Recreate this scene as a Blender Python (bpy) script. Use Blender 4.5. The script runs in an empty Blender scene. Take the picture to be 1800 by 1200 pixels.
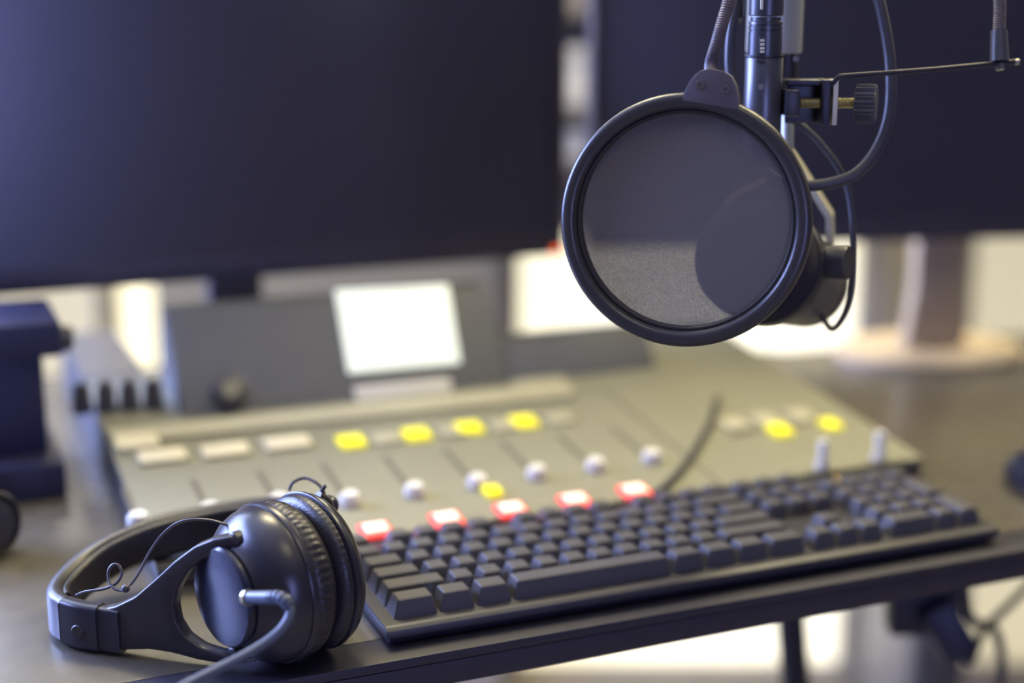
import bpy, bmesh, math, random
from mathutils import Vector, Matrix
random.seed(7)
S = bpy.context.scene
C = S.collection
PI = math.pi

# ------------------------------------------------------------------ camera
FPX, CX, CY = 2636.0, 900.0, 600.0          # focal length in pixels of the 1800x1200 frame
PITCH = math.radians(13.256)
YAW = math.radians(22.577)                  # the camera heads this far to the right of +Y
TZ = 0.74                                   # desk top
CAM = Vector((0, 0, TZ + 0.3739))
cd = bpy.data.cameras.new('camera'); cam = bpy.data.objects.new('camera', cd); C.objects.link(cam)
cam.location = CAM
cam.rotation_euler = (PI / 2 - PITCH, 0, -YAW)
cd.sensor_width = 36.0
cd.lens = FPX / 1800 * 36
cd.clip_start = 0.02
cd.dof.use_dof = True
cd.dof.focus_distance = 0.852
cd.dof.aperture_fstop = 1.75
cd.dof.aperture_blades = 8
S.camera = cam
HD = Vector((math.sin(YAW), math.cos(YAW), 0))       # room axes: u to the right, v away from the camera
RT = Vector((math.cos(YAW), -math.sin(YAW), 0))
UPZ = Vector((0, 0, 1))
FW = HD * math.cos(PITCH) - UPZ * math.sin(PITCH)
UV = HD * math.sin(PITCH) + UPZ * math.cos(PITCH)
def ray(x, y): return FW + RT * ((x - CX) / FPX) - UV * ((y - CY) / FPX)
def PD(x, y, d): return CAM + ray(x, y) * d                       # pixel + distance along the view axis
def onplane(x, y, p, n):
    d = ray(x, y); return CAM + d * ((p - CAM).dot(n) / d.dot(n))
def onz(x, y, z=0.0): return onplane(x, y, Vector((0, 0, TZ + z)), UPZ)
def B(u, v, z): return RT * u + HD * v + UPZ * z                  # room coordinates

# ------------------------------------------------------------------ world, exposure
W = bpy.data.worlds.new('world'); S.world = W; W.use_nodes = True
W.node_tree.nodes['Background'].inputs[0].default_value = (0.75, 0.82, 1.0, 1)
W.node_tree.nodes['Background'].inputs[1].default_value = 1.0
vs = S.view_settings
vs.view_transform = 'Standard'; vs.look = 'None'; vs.gamma = 1.0; vs.use_curve_mapping = False
vs.exposure = 0.0

def lin(c): return tuple(((x / 255) / 12.92 if x / 255 <= 0.04045 else ((x / 255 + 0.055) / 1.055) ** 2.4) for x in c)
def area(name, loc, target, sx, sy, power, col):
    l = bpy.data.lights.new(name, 'AREA'); l.shape = 'RECTANGLE'; l.size = sx; l.size_y = sy; l.energy = power; l.color = col
    o = bpy.data.objects.new(name, l); C.objects.link(o); o.location = loc
    o.rotation_euler = (Vector(target) - Vector(loc)).to_track_quat('-Z', 'Y').to_euler()
    return o
# blue area lights at two added, unseen windows, and the ceiling panels
LEFT_W = B(-1.86, 1.40, 1.45); FRONT_W = B(0.62, -1.66, 1.05)
area('added_left_light', LEFT_W, B(0.1, 0.9, 0.85), 1.35, 1.1, 190, (0.35, 0.45, 1.0))
area('added_front_light', FRONT_W, B(0.0, 1.0, 1.0), 0.5, 1.0, 13, (0.36, 0.41, 1.0))
CEIL = [(-0.45, 1.72), (0.95, 1.72), (0.3, 0.0)]
for i, (u, v) in enumerate(CEIL):
    area('ceiling_panel_light', B(u, v, 2.44), B(u, v, 0), 0.58, 0.58, (33, 33, 2)[i], (1.0, 0.88, 0.52))

# ------------------------------------------------------------------ materials
MATS = {}
def mat(name, rgb, rough=0.5, metal=0.0, var=0.06, scale=30, bump=0.0, bscale=200, spec=0.5, emit=None, es=0.0, coat=0.0):
    m = bpy.data.materials.new(name); m.use_nodes = True; nt = m.node_tree; b = nt.nodes['Principled BSDF']
    c = lin(rgb)
    n = nt.nodes.new('ShaderNodeTexNoise'); n.inputs['Scale'].default_value = scale; n.inputs['Detail'].default_value = 3
    tc = nt.nodes.new('ShaderNodeTexCoord'); nt.links.new(tc.outputs['Object'], n.inputs['Vector'])
    r = nt.nodes.new('ShaderNodeValToRGB')
    r.color_ramp.elements[0].position = 0.3; r.color_ramp.elements[1].position = 0.7
    r.color_ramp.elements[0].color = tuple(x * (1 - var) for x in c) + (1,)
    r.color_ramp.elements[1].color = tuple(min(1, x * (1 + var)) for x in c) + (1,)
    nt.links.new(n.outputs['Fac'], r.inputs['Fac']); nt.links.new(r.outputs['Color'], b.inputs['Base Color'])
    b.inputs['Roughness'].default_value = rough; b.inputs['Metallic'].default_value = metal
    b.inputs['Specular IOR Level'].default_value = spec
    b.inputs['Coat Weight'].default_value = coat
    if bump:
        n2 = nt.nodes.new('ShaderNodeTexNoise'); n2.inputs['Scale'].default_value = bscale; nt.links.new(tc.outputs['Object'], n2.inputs['Vector'])
        bp = nt.nodes.new('ShaderNodeBump'); bp.inputs['Strength'].default_value = bump; bp.inputs['Distance'].default_value = 0.001
        nt.links.new(n2.outputs['Fac'], bp.inputs['Height']); nt.links.new(bp.outputs['Normal'], b.inputs['Normal'])
    if emit:
        b.inputs['Emission Color'].default_value = lin(emit) + (1,); b.inputs['Emission Strength'].default_value = es
    MATS[name] = m; return m
mat('wall', (78, 78, 92), 0.9, var=0.04, scale=3)
mat('tan_wall', (138, 128, 98), 0.9, var=0.06, scale=4)
mat('ceiling', (226, 220, 204), 0.9)
mat('floor', (150, 142, 132), 0.45, var=0.1, scale=6)
mat('window_frame', (150, 142, 124), 0.5)
mat('day_cream', (250, 246, 226), 0.3, emit=(255, 246, 210), es=1.5)
mat('added_high_glow', (250, 246, 226), 0.3, emit=(255, 242, 200), es=3.2)
mat('day_soft', (110, 104, 86), 0.3, emit=(246, 234, 200), es=0.8)
mat('added_sky_glow', (200, 215, 250), 0.3, emit=(205, 222, 255), es=13.0)
mat('added_blue_glow', (120, 135, 230), 0.3, emit=(120, 140, 255), es=1.6)
mat('lamp_panel', (250, 240, 210), 0.4, emit=(255, 240, 200), es=2.0)
mat('desk', (90, 85, 72), 0.26, spec=1.0, var=0.10, scale=60, bump=0.05, bscale=900)
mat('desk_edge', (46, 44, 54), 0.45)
mat('steel_dark', (40, 39, 50), 0.45, metal=0.2)
mat('screen', (50, 47, 56), 0.28, var=0.02, spec=1.0)
mat('bezel', (58, 54, 62), 0.45)
mat('stand_brown', (176, 158, 128), 0.45)
mat('orange_led', (240, 110, 30), 0.4, emit=(255, 90, 10), es=1.6)
mat('amber_led', (250, 200, 110), 0.4, emit=(255, 200, 110), es=1.0)
mat('console', (134, 132, 110), 0.5, var=0.04, scale=20)
mat('console_side', (72, 70, 68), 0.55)
mat('console_light', (178, 173, 144), 0.5)
mat('bridge', (98, 99, 96), 0.5)
mat('slot', (98, 93, 80), 0.7)
mat('white_cap', (226, 222, 205), 0.4)
mat('label_white', (214, 206, 172), 0.5)
mat('yellow_lit', (225, 215, 40), 0.4, emit=(232, 222, 30), es=0.75)
mat('red_lit', (240, 100, 90), 0.4, emit=(255, 70, 62), es=1.1)
mat('pink_core', (255, 225, 200), 0.4, emit=(255, 220, 196), es=0.9)
mat('display', (235, 240, 225), 0.3, emit=(232, 240, 220), es=0.75)
mat('knob_dark', (70, 69, 69), 0.45)
mat('navy', (36, 38, 66), 0.5)
mat('kb_body', (56, 54, 58), 0.42, bump=0.05, bscale=1500)
mat('kb_base', (38, 37, 50), 0.5)
mat('key', (72, 70, 71), 0.42, spec=0.9, bump=0.04, bscale=2500)
mat('hp_plastic', (46, 45, 50), 0.28, bump=0.03, bscale=1500)
mat('hp_gloss', (34, 38, 56), 0.22)
mat('hp_leather', (42, 40, 43), 0.38, var=0.12, bump=0.25, bscale=600)
mat('hp_matte', (52, 49, 50), 0.36, bump=0.03, bscale=1500)
mat('hp_line', (120, 108, 84), 0.35, metal=0.5)
mat('rubber', (58, 57, 62), 0.42)
mat('rubber_grey', (84, 92, 108), 0.40)
mat('wire', (70, 64, 68), 0.4)
mat('ring', (58, 55, 52), 0.30, bump=0.08, bscale=1200)
mat('ring_bracket', (84, 76, 80), 0.45)
mat('chrome', (170, 165, 155), 0.25, metal=0.9)
mat('screw_dull', (120, 112, 104), 0.4, metal=0.6)
mat('brass', (190, 180, 140), 0.3, metal=0.8)
mat('pole', (168, 170, 160), 0.40, metal=0.3)
mat('mic_black', (46, 45, 50), 0.42)
mat('mic_foam', (28, 27, 38), 0.95, bump=0.6, bscale=900)
mat('mic_grey', (84, 82, 82), 0.45)
mat('strap', (196, 190, 164), 0.42, metal=0.2)
mat('barrel', (94, 94, 98), 0.34, metal=0.55)
mat('plug', (78, 78, 82), 0.33, metal=0.5)
mat('white_mark', (230, 226, 205), 0.5)
mat('grey_case', (104, 99, 88), 0.5)
mat('box_cream', (206, 198, 166), 0.7)
mat('shelf', (110, 102, 88), 0.6)
# woven pop screen: cloth that lets part of the light straight through
m = bpy.data.materials.new('pop_cloth'); m.use_nodes = True; nt = m.node_tree; MATS['pop_cloth'] = m
b = nt.nodes['Principled BSDF']; b.inputs['Base Color'].default_value = lin((104, 99, 93)) + (1,); b.inputs['Roughness'].default_value = 0.85
tr = nt.nodes.new('ShaderNodeBsdfTransparent'); mx = nt.nodes.new('ShaderNodeMixShader')
tc = nt.nodes.new('ShaderNodeTexCoord'); nz = nt.nodes.new('ShaderNodeTexNoise'); nz.inputs['Scale'].default_value = 1400
nt.links.new(tc.outputs['Object'], nz.inputs['Vector'])
mr = nt.nodes.new('ShaderNodeMapRange'); mr.inputs[1].default_value = 0.3; mr.inputs[2].default_value = 0.7; mr.inputs[3].default_value = 0.88; mr.inputs[4].default_value = 0.97
nt.links.new(nz.outputs['Fac'], mr.inputs[0]); nt.links.new(mr.outputs[0], mx.inputs[0])
nt.links.new(tr.outputs[0], mx.inputs[1]); nt.links.new(b.outputs[0], mx.inputs[2]); nt.links.new(mx.outputs[0], nt.nodes['Material Output'].inputs[0])
# thin window glass
m = bpy.data.materials.new('glass'); m.use_nodes = True; nt = m.node_tree; MATS['glass'] = m
nt.nodes.remove(nt.nodes['Principled BSDF'])
tr = nt.nodes.new('ShaderNodeBsdfTransparent'); gl = nt.nodes.new('ShaderNodeBsdfGlossy'); gl.inputs['Roughness'].default_value = 0.05
mx = nt.nodes.new('ShaderNodeMixShader'); mx.inputs[0].default_value = 0.06
nt.links.new(tr.outputs[0], mx.inputs[1]); nt.links.new(gl.outputs[0], mx.inputs[2]); nt.links.new(mx.outputs[0], nt.nodes['Material Output'].inputs[0])

# ------------------------------------------------------------------ shape helpers (all in world coordinates)
def verts_faces(bm, vs_, fs):
    v = [bm.verts.new(p) for p in vs_]
    for f in fs:
        try: bm.faces.new([v[i] for i in f])
        except ValueError: pass
    return v
def frame(axis, up=UPZ):
    z = Vector(axis).normalized(); x = up.cross(z)
    if x.length < 1e-4: x = Vector((1, 0, 0)).cross(z)
    x.normalize(); y = z.cross(x); return x, y, z
def box(bm, o, ax, ay, az, bevel=0.0):
    """box with corner o and edge vectors ax, ay, az"""
    o, ax, ay, az = Vector(o), Vector(ax), Vector(ay), Vector(az)
    t = bmesh.new()
    verts_faces(t, [o, o + ax, o + ax + ay, o + ay, o + az, o + ax + az, o + ax + ay + az, o + ay + az],
                [(0, 3, 2, 1), (4, 5, 6, 7), (0, 1, 5, 4), (1, 2, 6, 5), (2, 3, 7, 6), (3, 0, 4, 7)])
    if bevel: bmesh.ops.bevel(t, geom=t.edges[:], offset=bevel, segments=2, affect='EDGES', profile=0.6)
    merge(bm, t)
def merge(bm, t):
    bmesh.ops.recalc_face_normals(t, faces=t.faces[:])
    me = bpy.data.meshes.new('tmp'); t.to_mesh(me); t.free(); bm.from_mesh(me); bpy.data.meshes.remove(me)
def cbox(bm, c, sx, sy, sz, bevel=0.0, ex=RT, ey=HD, ez=UPZ):
    ex, ey, ez = Vector(ex), Vector(ey), Vector(ez)
    box(bm, Vector(c) - ex * sx / 2 - ey * sy / 2 - ez * sz / 2, ex * sx, ey * sy, ez * sz, bevel)
def lathe(bm, prof, o, axis, n=40, rfun=None, up=UPZ):
    x, y, z = frame(axis, up); o = Vector(o); t = bmesh.new(); rings = []
    for (s, r) in prof:
        if r < 1e-6: rings.append([t.verts.new(o + z * s)]); continue
        ring = []
        for k in range(n):
            a = 2 * PI * k / n; rr = r + (rfun(s, a) if rfun else 0)
            ring.append(t.verts.new(o + z * s + (x * math.cos(a) + y * math.sin(a)) * rr))
        rings.append(ring)
    for A, Bq in zip(rings, rings[1:]):
        for k in range(n):
            q = [A[k % len(A)], A[(k + 1) % len(A)], Bq[(k + 1) % len(Bq)], Bq[k % len(Bq)]]
            q2 = []
            for v in q:
                if v not in q2: q2.append(v)
            if len(q2) > 2: t.faces.new(q2)
    for rg in (rings[0], rings[-1]):
        if len(rg) > 2: t.faces.new(rg)
    merge(bm, t)
def cyl(bm, a, b_, r, n=24, r2=None, bevel=0.0):
    a, b_ = Vector(a), Vector(b_); L = (b_ - a).length; r2 = r if r2 is None else r2
    if bevel: prof = [(0, r - bevel), (bevel, r), (L - bevel, r2), (L, r2 - bevel)]
    else: prof = [(0, r), (L, r2)]
    lathe(bm, prof, a, b_ - a, n)
def spline(pts, k=8):
    pts = [Vector(p) for p in pts]; out = []
    P = [pts[0] * 2 - pts[1]] + pts + [pts[-1] * 2 - pts[-2]]
    for i in range(1, len(P) - 2):
        for j in range(k):
            t = j / k; a, b_, c, d = P[i - 1], P[i], P[i + 1], P[i + 2]
            out.append(0.5 * ((2 * b_) + (c - a) * t + (2 * a - 5 * b_ + 4 * c - d) * t * t + (3 * b_ - a - 3 * c + d) * t ** 3))
    out.append(pts[-1]); return out
def tube(bm, pts, r, n=12, k=8, rfun=None, smooth=True):
    P = spline(pts, k) if smooth else [Vector(p) for p in pts]
    t = bmesh.new(); rings = []; nrm = None
    for i, p in enumerate(P):
        d = (P[min(i + 1, len(P) - 1)] - P[max(i - 1, 0)]).normalized()
        if nrm is None: nrm = frame(d)[0]
        nrm = (nrm - d * nrm.dot(d)).normalized(); bi = d.cross(nrm)
        rr = r * (rfun(i) if rfun else 1)
        rings.append([t.verts.new(p + (nrm * math.cos(2 * PI * q / n) + bi * math.sin(2 * PI * q / n)) * rr) for q in range(n)])
    for A, Bq in zip(rings, rings[1:]):
        for q in range(n): t.faces.new([A[q], A[(q + 1) % n], Bq[(q + 1) % n], Bq[q]])
    t.faces.new(rings[0]); t.faces.new(rings[-1]); merge(bm, t)
def prism(bm, pts, d, bevel=0.0, seg=2):
    """planar polygon (world points) pushed along the vector d"""
    t = bmesh.new(); n = len(pts); a = [t.verts.new(Vector(p)) for p in pts]; d = Vector(d)
    bq = [t.verts.new(Vector(p) + d) for p in pts]
    t.faces.new(a); t.faces.new(bq)
    for i in range(n): t.faces.new([a[i], a[(i + 1) % n], bq[(i + 1) % n], bq[i]])
    bmesh.ops.recalc_face_normals(t, faces=t.faces[:])
    if bevel: bmesh.ops.bevel(t, geom=[e for e in t.edges], offset=bevel, segments=seg, affect='EDGES', profile=0.6 if seg == 2 else 0.5, clamp_overlap=True)
    merge(bm, t)
def ribbon(bm, path, halft, z0, z1, round_=0.0025, smooth_k=6):
    """band standing on its edge: path of (x, y), heights z0(i), z1(i)"""
    P = spline([Vector((p[0], p[1], 0)) for p in path], smooth_k); Z0 = spline([Vector((z, 0, 0)) for z in z0], smooth_k); Z1 = spline([Vector((z, 0, 0)) for z in z1], smooth_k)
    t = bmesh.new(); rings = []
    for i, p in enumerate(P):
        d = (P[min(i + 1, len(P) - 1)] - P[max(i - 1, 0)]).normalized(); nn = Vector((-d.y, d.x, 0))
        a, bz = TZ + Z0[i].x, TZ + Z1[i].x; q = round_; h = halft
        sec = [(-h, a + q), (-h + q, a), (h - q, a), (h, a + q), (h, bz - q), (h - q * 0.35, bz - q * 0.35), (h - q, bz), (-h + q, bz), (-h + q * 0.35, bz - q * 0.35), (-h, bz - q)]
        rings.append([t.verts.new(p + nn * s[0] + UPZ * s[1]) for s in sec])
    m_ = len(rings[0])
    for A, Bq in zip(rings, rings[1:]):
        for q in range(m_): t.faces.new([A[q], A[(q + 1) % m_], Bq[(q + 1) % m_], Bq[q]])
    t.faces.new(rings[0]); t.faces.new(rings[-1]); merge(bm, t)

ORG = {}
def empty(name, loc):
    o = bpy.data.objects.new(name, None); C.objects.link(o); o.location = loc; ORG[o.name] = Vector(loc); o.empty_display_size = 0.02
    return o
def obj(name, bm, material, parent=None, smooth=True, angle=35):
    org = ORG[parent.name] if parent else None
    if org is None:
        lo = Vector((1e9,) * 3); hi = Vector((-1e9,) * 3)
        for v in bm.verts:
            for i in range(3): lo[i] = min(lo[i], v.co[i]); hi[i] = max(hi[i], v.co[i])
        org = Vector(((lo.x + hi.x) / 2, (lo.y + hi.y) / 2, lo.z))
    for v in bm.verts: v.co -= org
    me = bpy.data.meshes.new(name); bm.to_mesh(me); bm.free()
    if smooth:
        me.shade_smooth(); me.set_sharp_from_angle(angle=math.radians(angle))
    me.materials.append(MATS[material])
    o = bpy.data.objects.new(name, me); C.objects.link(o)
    if parent: o.parent = parent
    else: o.location = org
    ORG[o.name] = org
    return o
def tag(o, label, cat, group=None):
    o['label'] = label; o['category'] = cat
    if group: o['group'] = group
    return o
def struct(o, label=None, cat=None):
    o['kind'] = 'structure'
    if label: o['label'] = label
    if cat: o['category'] = cat
    return o
class mk:
    """with mk('name', 'material', parent) as bm: ..."""
    def __init__(s, *a, **k): s.a, s.k = a, k
    def __enter__(s): s.bm = bmesh.new(); return s.bm
    def __exit__(s, *e):
        if e[0] is None: s.o = obj(s.a[0], s.bm, *s.a[1:], **s.k)

# ------------------------------------------------------------------ the room
U0, U1, V0, V1, ZC = -1.9, 2.3, -1.7, 2.19, 2.5
T = 0.12
def slab(name, material, u0, u1, v0, v1, z0, z1, label, cat):
    bm = bmesh.new(); box(bm, B(u0, v0, z0), RT * (u1 - u0), HD * (v1 - v0), UPZ * (z1 - z0))
    return struct(obj(name, bm, material, smooth=False), label, cat)
slab('floor', 'floor', U0 - T, U1 + T, V0 - T, V1 + T, -0.1, 0, 'grey brown studio floor seen under the desk', 'floor')
slab('ceiling', 'ceiling', U0 - T, U1 + T, V0 - T, V1 + T, ZC, ZC + 0.1, 'plain off white ceiling of the studio', 'ceiling')
def wall_with_openings(name, material, O, ex, L, th, openings, label, band=None):
    """wall from O along ex (length L), height ZC, thickness vector th; openings (a0, a1, z0, z1) side by side"""
    bm = bmesh.new(); x = 0; ZT = 1.25 if band else ZC
    for (a0, a1, z0, z1) in sorted(openings):
        if a0 > x: box(bm, O + ex * x, ex * (a0 - x), th, UPZ * ZT)
        if z0 > 0: box(bm, O + ex * a0, ex * (a1 - a0), th, UPZ * z0)
        if z1 < ZT: box(bm, O + ex * a0 + UPZ * z1, ex * (a1 - a0), th, UPZ * (ZT - z1))
        x = a1
    if x < L: box(bm, O + ex * x, ex * (L - x), th, UPZ * ZT)
    if band:                                   # upper strip with its own openings
        x = 0
        for (a0, a1, z0, z1) in band:
            box(bm, O + ex * x + UPZ * ZT, ex * (a0 - x), th, UPZ * (ZC - ZT)); box(bm, O + ex * a0 + UPZ * ZT, ex * (a1 - a0), th, UPZ * (z0 - ZT))
            box(bm, O + ex * a0 + UPZ * z1, ex * (a1 - a0), th, UPZ * (ZC - z1)); x = a1
        box(bm, O + ex * x + UPZ * ZT, ex * (L - x), th, UPZ * (ZC - ZT))
    return struct(obj(name, bm, material, smooth=False), label, 'wall')
def window(name, O, ex, th, a0, a1, z0, z1, glow, label, mullions=0, fw=0.03):
    w = empty(name, O + ex * ((a0 + a1) / 2) + UPZ * z0); struct(w, label, 'window')
    P0 = O + ex * a0 + th * 0.25 + UPZ * z0; t = th * 0.5
    with mk('window_frame', 'window_frame', w, smooth=False) as bm:
        box(bm, P0, ex * fw, t, UPZ * (z1 - z0)); box(bm, P0 + ex * (a1 - a0 - fw), ex * fw, t, UPZ * (z1 - z0))
        box(bm, P0 + ex * fw, ex * (a1 - a0 - 2 * fw), t, UPZ * fw); box(bm, P0 + ex * fw + UPZ * (z1 - z0 - fw), ex * (a1 - a0 - 2 * fw), t, UPZ * fw)
        for k in range(mullions):
            c = (a1 - a0) * (k + 1) / (mullions + 1)
            box(bm, P0 + ex * (c - fw / 2) + UPZ * fw, ex * fw, t, UPZ * (z1 - z0 - 2 * fw))
    with mk('pane', 'glass', w, smooth=False) as bm:
        box(bm, P0 + ex * fw + t * 0.3 + UPZ * fw, ex * (a1 - a0 - 2 * fw), t * 0.1, UPZ * (z1 - z0 - 2 * fw))
    with mk('daylit_blind', glow, w, smooth=False) as bm:
        box(bm, P0 + ex * fw + t * 0.7 + UPZ * fw, ex * (a1 - a0 - 2 * fw), t * 0.1, UPZ * (z1 - z0 - 2 * fw))
    return w
def bk(x, y):                                  # pixel on the back wall -> (distance along the wall from its left end, height)
    p = onplane(x, y, HD * V1, HD); return p.dot(RT) - U0, p.z
OB = B(U0, V1, 0); THB = HD * T
wu, wv, ww = (1.02, 1.95, 1.32, 2.25), (2.15, 3.85, 1.32, 2.25), (0.05, 0.92, 1.30, 2.25)
wd = (bk(-160, 560)[0], bk(172, 560)[0], 0.50, 1.02)
wa = (bk(181, 560)[0], bk(272, 560)[0], 0.50, 1.02)
wb = (bk(878, 560)[0], bk(1525, 1100)[0], 0.015, 0.83)
wc = (bk(1690, 470)[0], bk(1800, 470)[0] + 0.35, 0.015, 0.83)
wall_with_openings('wall_back', 'tan_wall', OB, RT, U1 - U0, THB, [wd, wa, wb, wc], 'tan back wall behind the two monitors', [ww, wu, wv])
window('window_1', OB, RT, THB, *wa, 'day_cream', 'narrow bright window below the left monitor', 0, 0.008)
window('window_2', OB, RT, THB, *wb, 'day_cream', 'wide low bright window behind the microphone reaching the floor', 0)
window('window_3', OB, RT, THB, *wc, 'day_soft', 'soft cream window beside the right monitor stand', 0)
window('added_window_8', OB, RT, THB, *ww, 'added_sky_glow', 'unseen high corner window added for highlights on the headphones', 1)  # out of view, added so its glow highlights the headphone tops
window('window_9', OB, RT, THB, *wd, 'day_soft', 'soft cream window at the far left below the left monitor', 0, 0.012)
window('added_window_6', OB, RT, THB, *wu, 'added_high_glow', 'unseen high window added above the left monitor for backlight', 2)  # this one and the next are unseen, added as backlight
window('added_window_7', OB, RT, THB, *wv, 'added_high_glow', 'unseen high window added above the right monitor for backlight', 2)
OL = B(U0, V0, 0)
wl = (2.4, 3.8, 0.85, 2.05)
wall_with_openings('wall_left', 'wall', OL, HD, V1 - V0, -RT * T, [wl], 'slate grey left wall of the studio')
window('added_window_4', OL, HD, -RT * T, *wl, 'added_blue_glow', 'unseen left wall window added for blue side light', 1)  # added out of view to carry the blue side light
wf = (2.2, 2.84, 0.5, 1.65)
wall_with_openings('wall_front', 'wall', B(U0, V0, 0), RT, U1 - U0, -HD * T, [wf], 'slate grey wall behind the camera')
window('added_window_5', B(U0, V0, 0), RT, -HD * T, *wf, 'added_blue_glow', 'unseen window added behind the camera for a blue reflection', 1)  # added out of view so the left monitor reflects blue
slab('wall_right', 'wall', U1, U1 + T, V0, V1, 0, ZC, 'slate grey right wall of the studio', 'wall')
for k, (a, b_) in enumerate(((0, wb[0]), (wb[1], U1 - U0))):
    bm = bmesh.new(); box(bm, OB + RT * a - HD * 0.015, RT * (b_ - a), HD * 0.015, UPZ * 0.08)
    struct(obj('baseboard_back' + ('' if k == 0 else '_right'), bm, 'window_frame', smooth=False), 'low skirting board along the back wall ' + ('left of' if k == 0 else 'right of') + ' the wide window', 'baseboard')
for i, (u, v) in enumerate(CEIL):
    p = empty('ceiling_light', B(u, v, ZC))
    tag(p, ('square ceiling light panel over the left of the desk', 'square ceiling light panel over the right of the desk', 'square ceiling light panel above the camera')[i], 'ceiling light', 'square ceiling light panels')
    with mk('frame', 'window_frame', p, smooth=False) as bm: cbox(bm, B(u, v, ZC - 0.012), 0.66, 0.66, 0.022)
    with mk('diffuser', 'lamp_panel', p, smooth=False) as bm: cbox(bm, B(u, v, ZC - 0.026), 0.6, 0.6, 0.006)
# wall shelf with pale boxes seen through the slit between the monitors
sx = bk(1020, 100)[0] + U0
sh = empty('wall_shelf', B(sx, V1, 0.83)); tag(sh, 'narrow wall shelf seen between the two monitors', 'shelf')
zs = [bk(1020, 262)[1], bk(1020, 176)[1], bk(1020, 8)[1]]
with mk('upright', 'shelf', sh, smooth=False) as bm: cbox(bm, B(sx, V1 - 0.012, 1.02), 0.30, 0.02, 0.50)
for z in zs:
    with mk('board', 'shelf', sh, smooth=False) as bm: cbox(bm, B(sx, V1 - 0.09, z - 0.008), 0.30, 0.14, 0.014, 0.001)
for j, (y0, y1, lb) in enumerate(((262, 214, 'short pale storage box on the lower board of the wall shelf'), (176, 78, 'tall pale storage box on the upper board of the wall shelf'))):
    z0, z1 = zs[j], bk(1020, y1)[1]
    p = empty('storage_box', B(sx, V1 - 0.09, z0)); tag(p, lb, 'box', 'pale storage boxes on the wall shelf')
    with mk('carton', 'box_cream', p) as bm: cbox(bm, B(sx - 0.002, V1 - 0.09, (z0 + z1) / 2 - 0.006), 0.11, 0.11, z1 - z0 - 0.014, 0.003)
    with mk('lid', 'box_cream', p) as bm: cbox(bm, B(sx - 0.002, V1 - 0.09, z1 - 0.008), 0.118, 0.118, 0.016, 0.003)

# ------------------------------------------------------------------ desk
DX0, DX1, DY0, DY1 = -0.75, 1.62, 0.757, 1.52
desk = empty('desk', ((DX0 + DX1) / 2, 1.1, 0)); tag(desk, 'dark laminate studio desk carrying the keyboard and the console', 'desk')
DPOLY = [(DX0, DY0), (DX1, DY0), (DX1, 1.25), (0.86, 1.31), (0.62, 1.50), (DX0, DY1)]
with mk('desk_top', 'desk', desk) as bm: prism(bm, [Vector((x, max(y, DY0 + 0.032), TZ - 0.006)) for x, y in DPOLY], UPZ * 0.006, 0.0004)
with mk('front_shade_strip', 'desk_edge', desk) as bm: box(bm, (DX0, DY0, TZ - 0.006), (DX1 - DX0, 0, 0), (0, 0.0315, 0), (0, 0, 0.006), 0.001)  # dark strip stands in for the keyboard's shadow along the desk front
with mk('edge_band', 'desk_edge', desk) as bm: prism(bm, [Vector((x, y, TZ - 0.021)) for x, y in DPOLY], UPZ * 0.0148, 0.0015)
# sloping front leg, where the photograph shows it, and its fellows
def leg(a, b_):
    with mk('leg', 'steel_dark', desk) as bm: cyl(bm, a, b_, 0.0125, 20, 0.016)
la = onplane(1357, 1085, Vector((0, 1.06, 0)), Vector((0, 1, 0))); la.z = TZ - 0.02
lb = onplane(1398, 1195, Vector((0, 1.06, 0)), Vector((0, 1, 0)))
dr = (lb - la).normalized(); leg(la, la + dr * ((la.z) / -dr.z))
for (x, y, sxx, syy) in ((DX0 + 0.12, DY0 + 0.1, -0.4, -0.1), (DX0 + 0.12, DY1 - 0.1, -0.4, 0.1), (DX1 - 0.12, DY0 + 0.1, 0.4, -0.1), (DX1 - 0.12, 1.17, 0.4, 0.1)):
    leg(Vector((x, y, TZ - 0.02)), Vector((x + sxx * 0.15, y + syy * 0.3, 0.0)))
# things below the desk
ct = empty('computer_tower', B(0.53, 1.95, 0)); tag(ct, 'grey computer case standing on the floor under the desk', 'computer')
cu = [onplane(x, 1120, HD * 2.10, HD).dot(RT) for x in (1516, 1545)]
with mk('case', 'grey_case', ct) as bm: box(bm, B(cu[0], 1.85, 0.012), RT * 0.075, HD * 0.25, UPZ * 0.52, 0.006)
with mk('front_panel', 'knob_dark', ct) as bm: box(bm, B(cu[0] + 0.003, 1.835, 0.02), RT * 0.069, HD * 0.015, UPZ * 0.50, 0.004)
for q in ((0.005, 0.02), (0.05, 0.02), (0.005, 0.22), (0.05, 0.22)):
    with mk('foot', 'knob_dark', ct) as bm: cyl(bm, B(cu[0] + q[0] + 0.01, 1.85 + q[1], 0), B(cu[0] + q[0] + 0.01, 1.85 + q[1], 0.014), 0.01, 12)
ad = empty('power_adapter', PD(1600, 1040, 1.24)); tag(ad, 'black power adapter hanging under the right end of the desk', 'adapter')
a0, a1 = PD(1640, 1062, 1.22), PD(1690, 1150, 1.22); axx = (a1 - a0).normalized()
with mk('brick', 'steel_dark', ad) as bm:
    sd = axx.cross(HD).normalized(); cbox(bm, (a0 + a1) / 2, (a1 - a0).length, 0.03, 0.03, 0.004, axx, sd.cross(axx), sd)
with mk('socket_block', 'steel_dark', ad) as bm: cbox(bm, PD(1618, 1062, 1.24), 0.055, 0.03, 0.045, 0.004)
with mk('holder', 'steel_dark', ad) as bm: box(bm, PD(1622, 1062, 1.245), RT * 0.02, HD * 0.004, UPZ * (TZ - 0.021 - PD(1622, 1062, 1.245).z))
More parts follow.
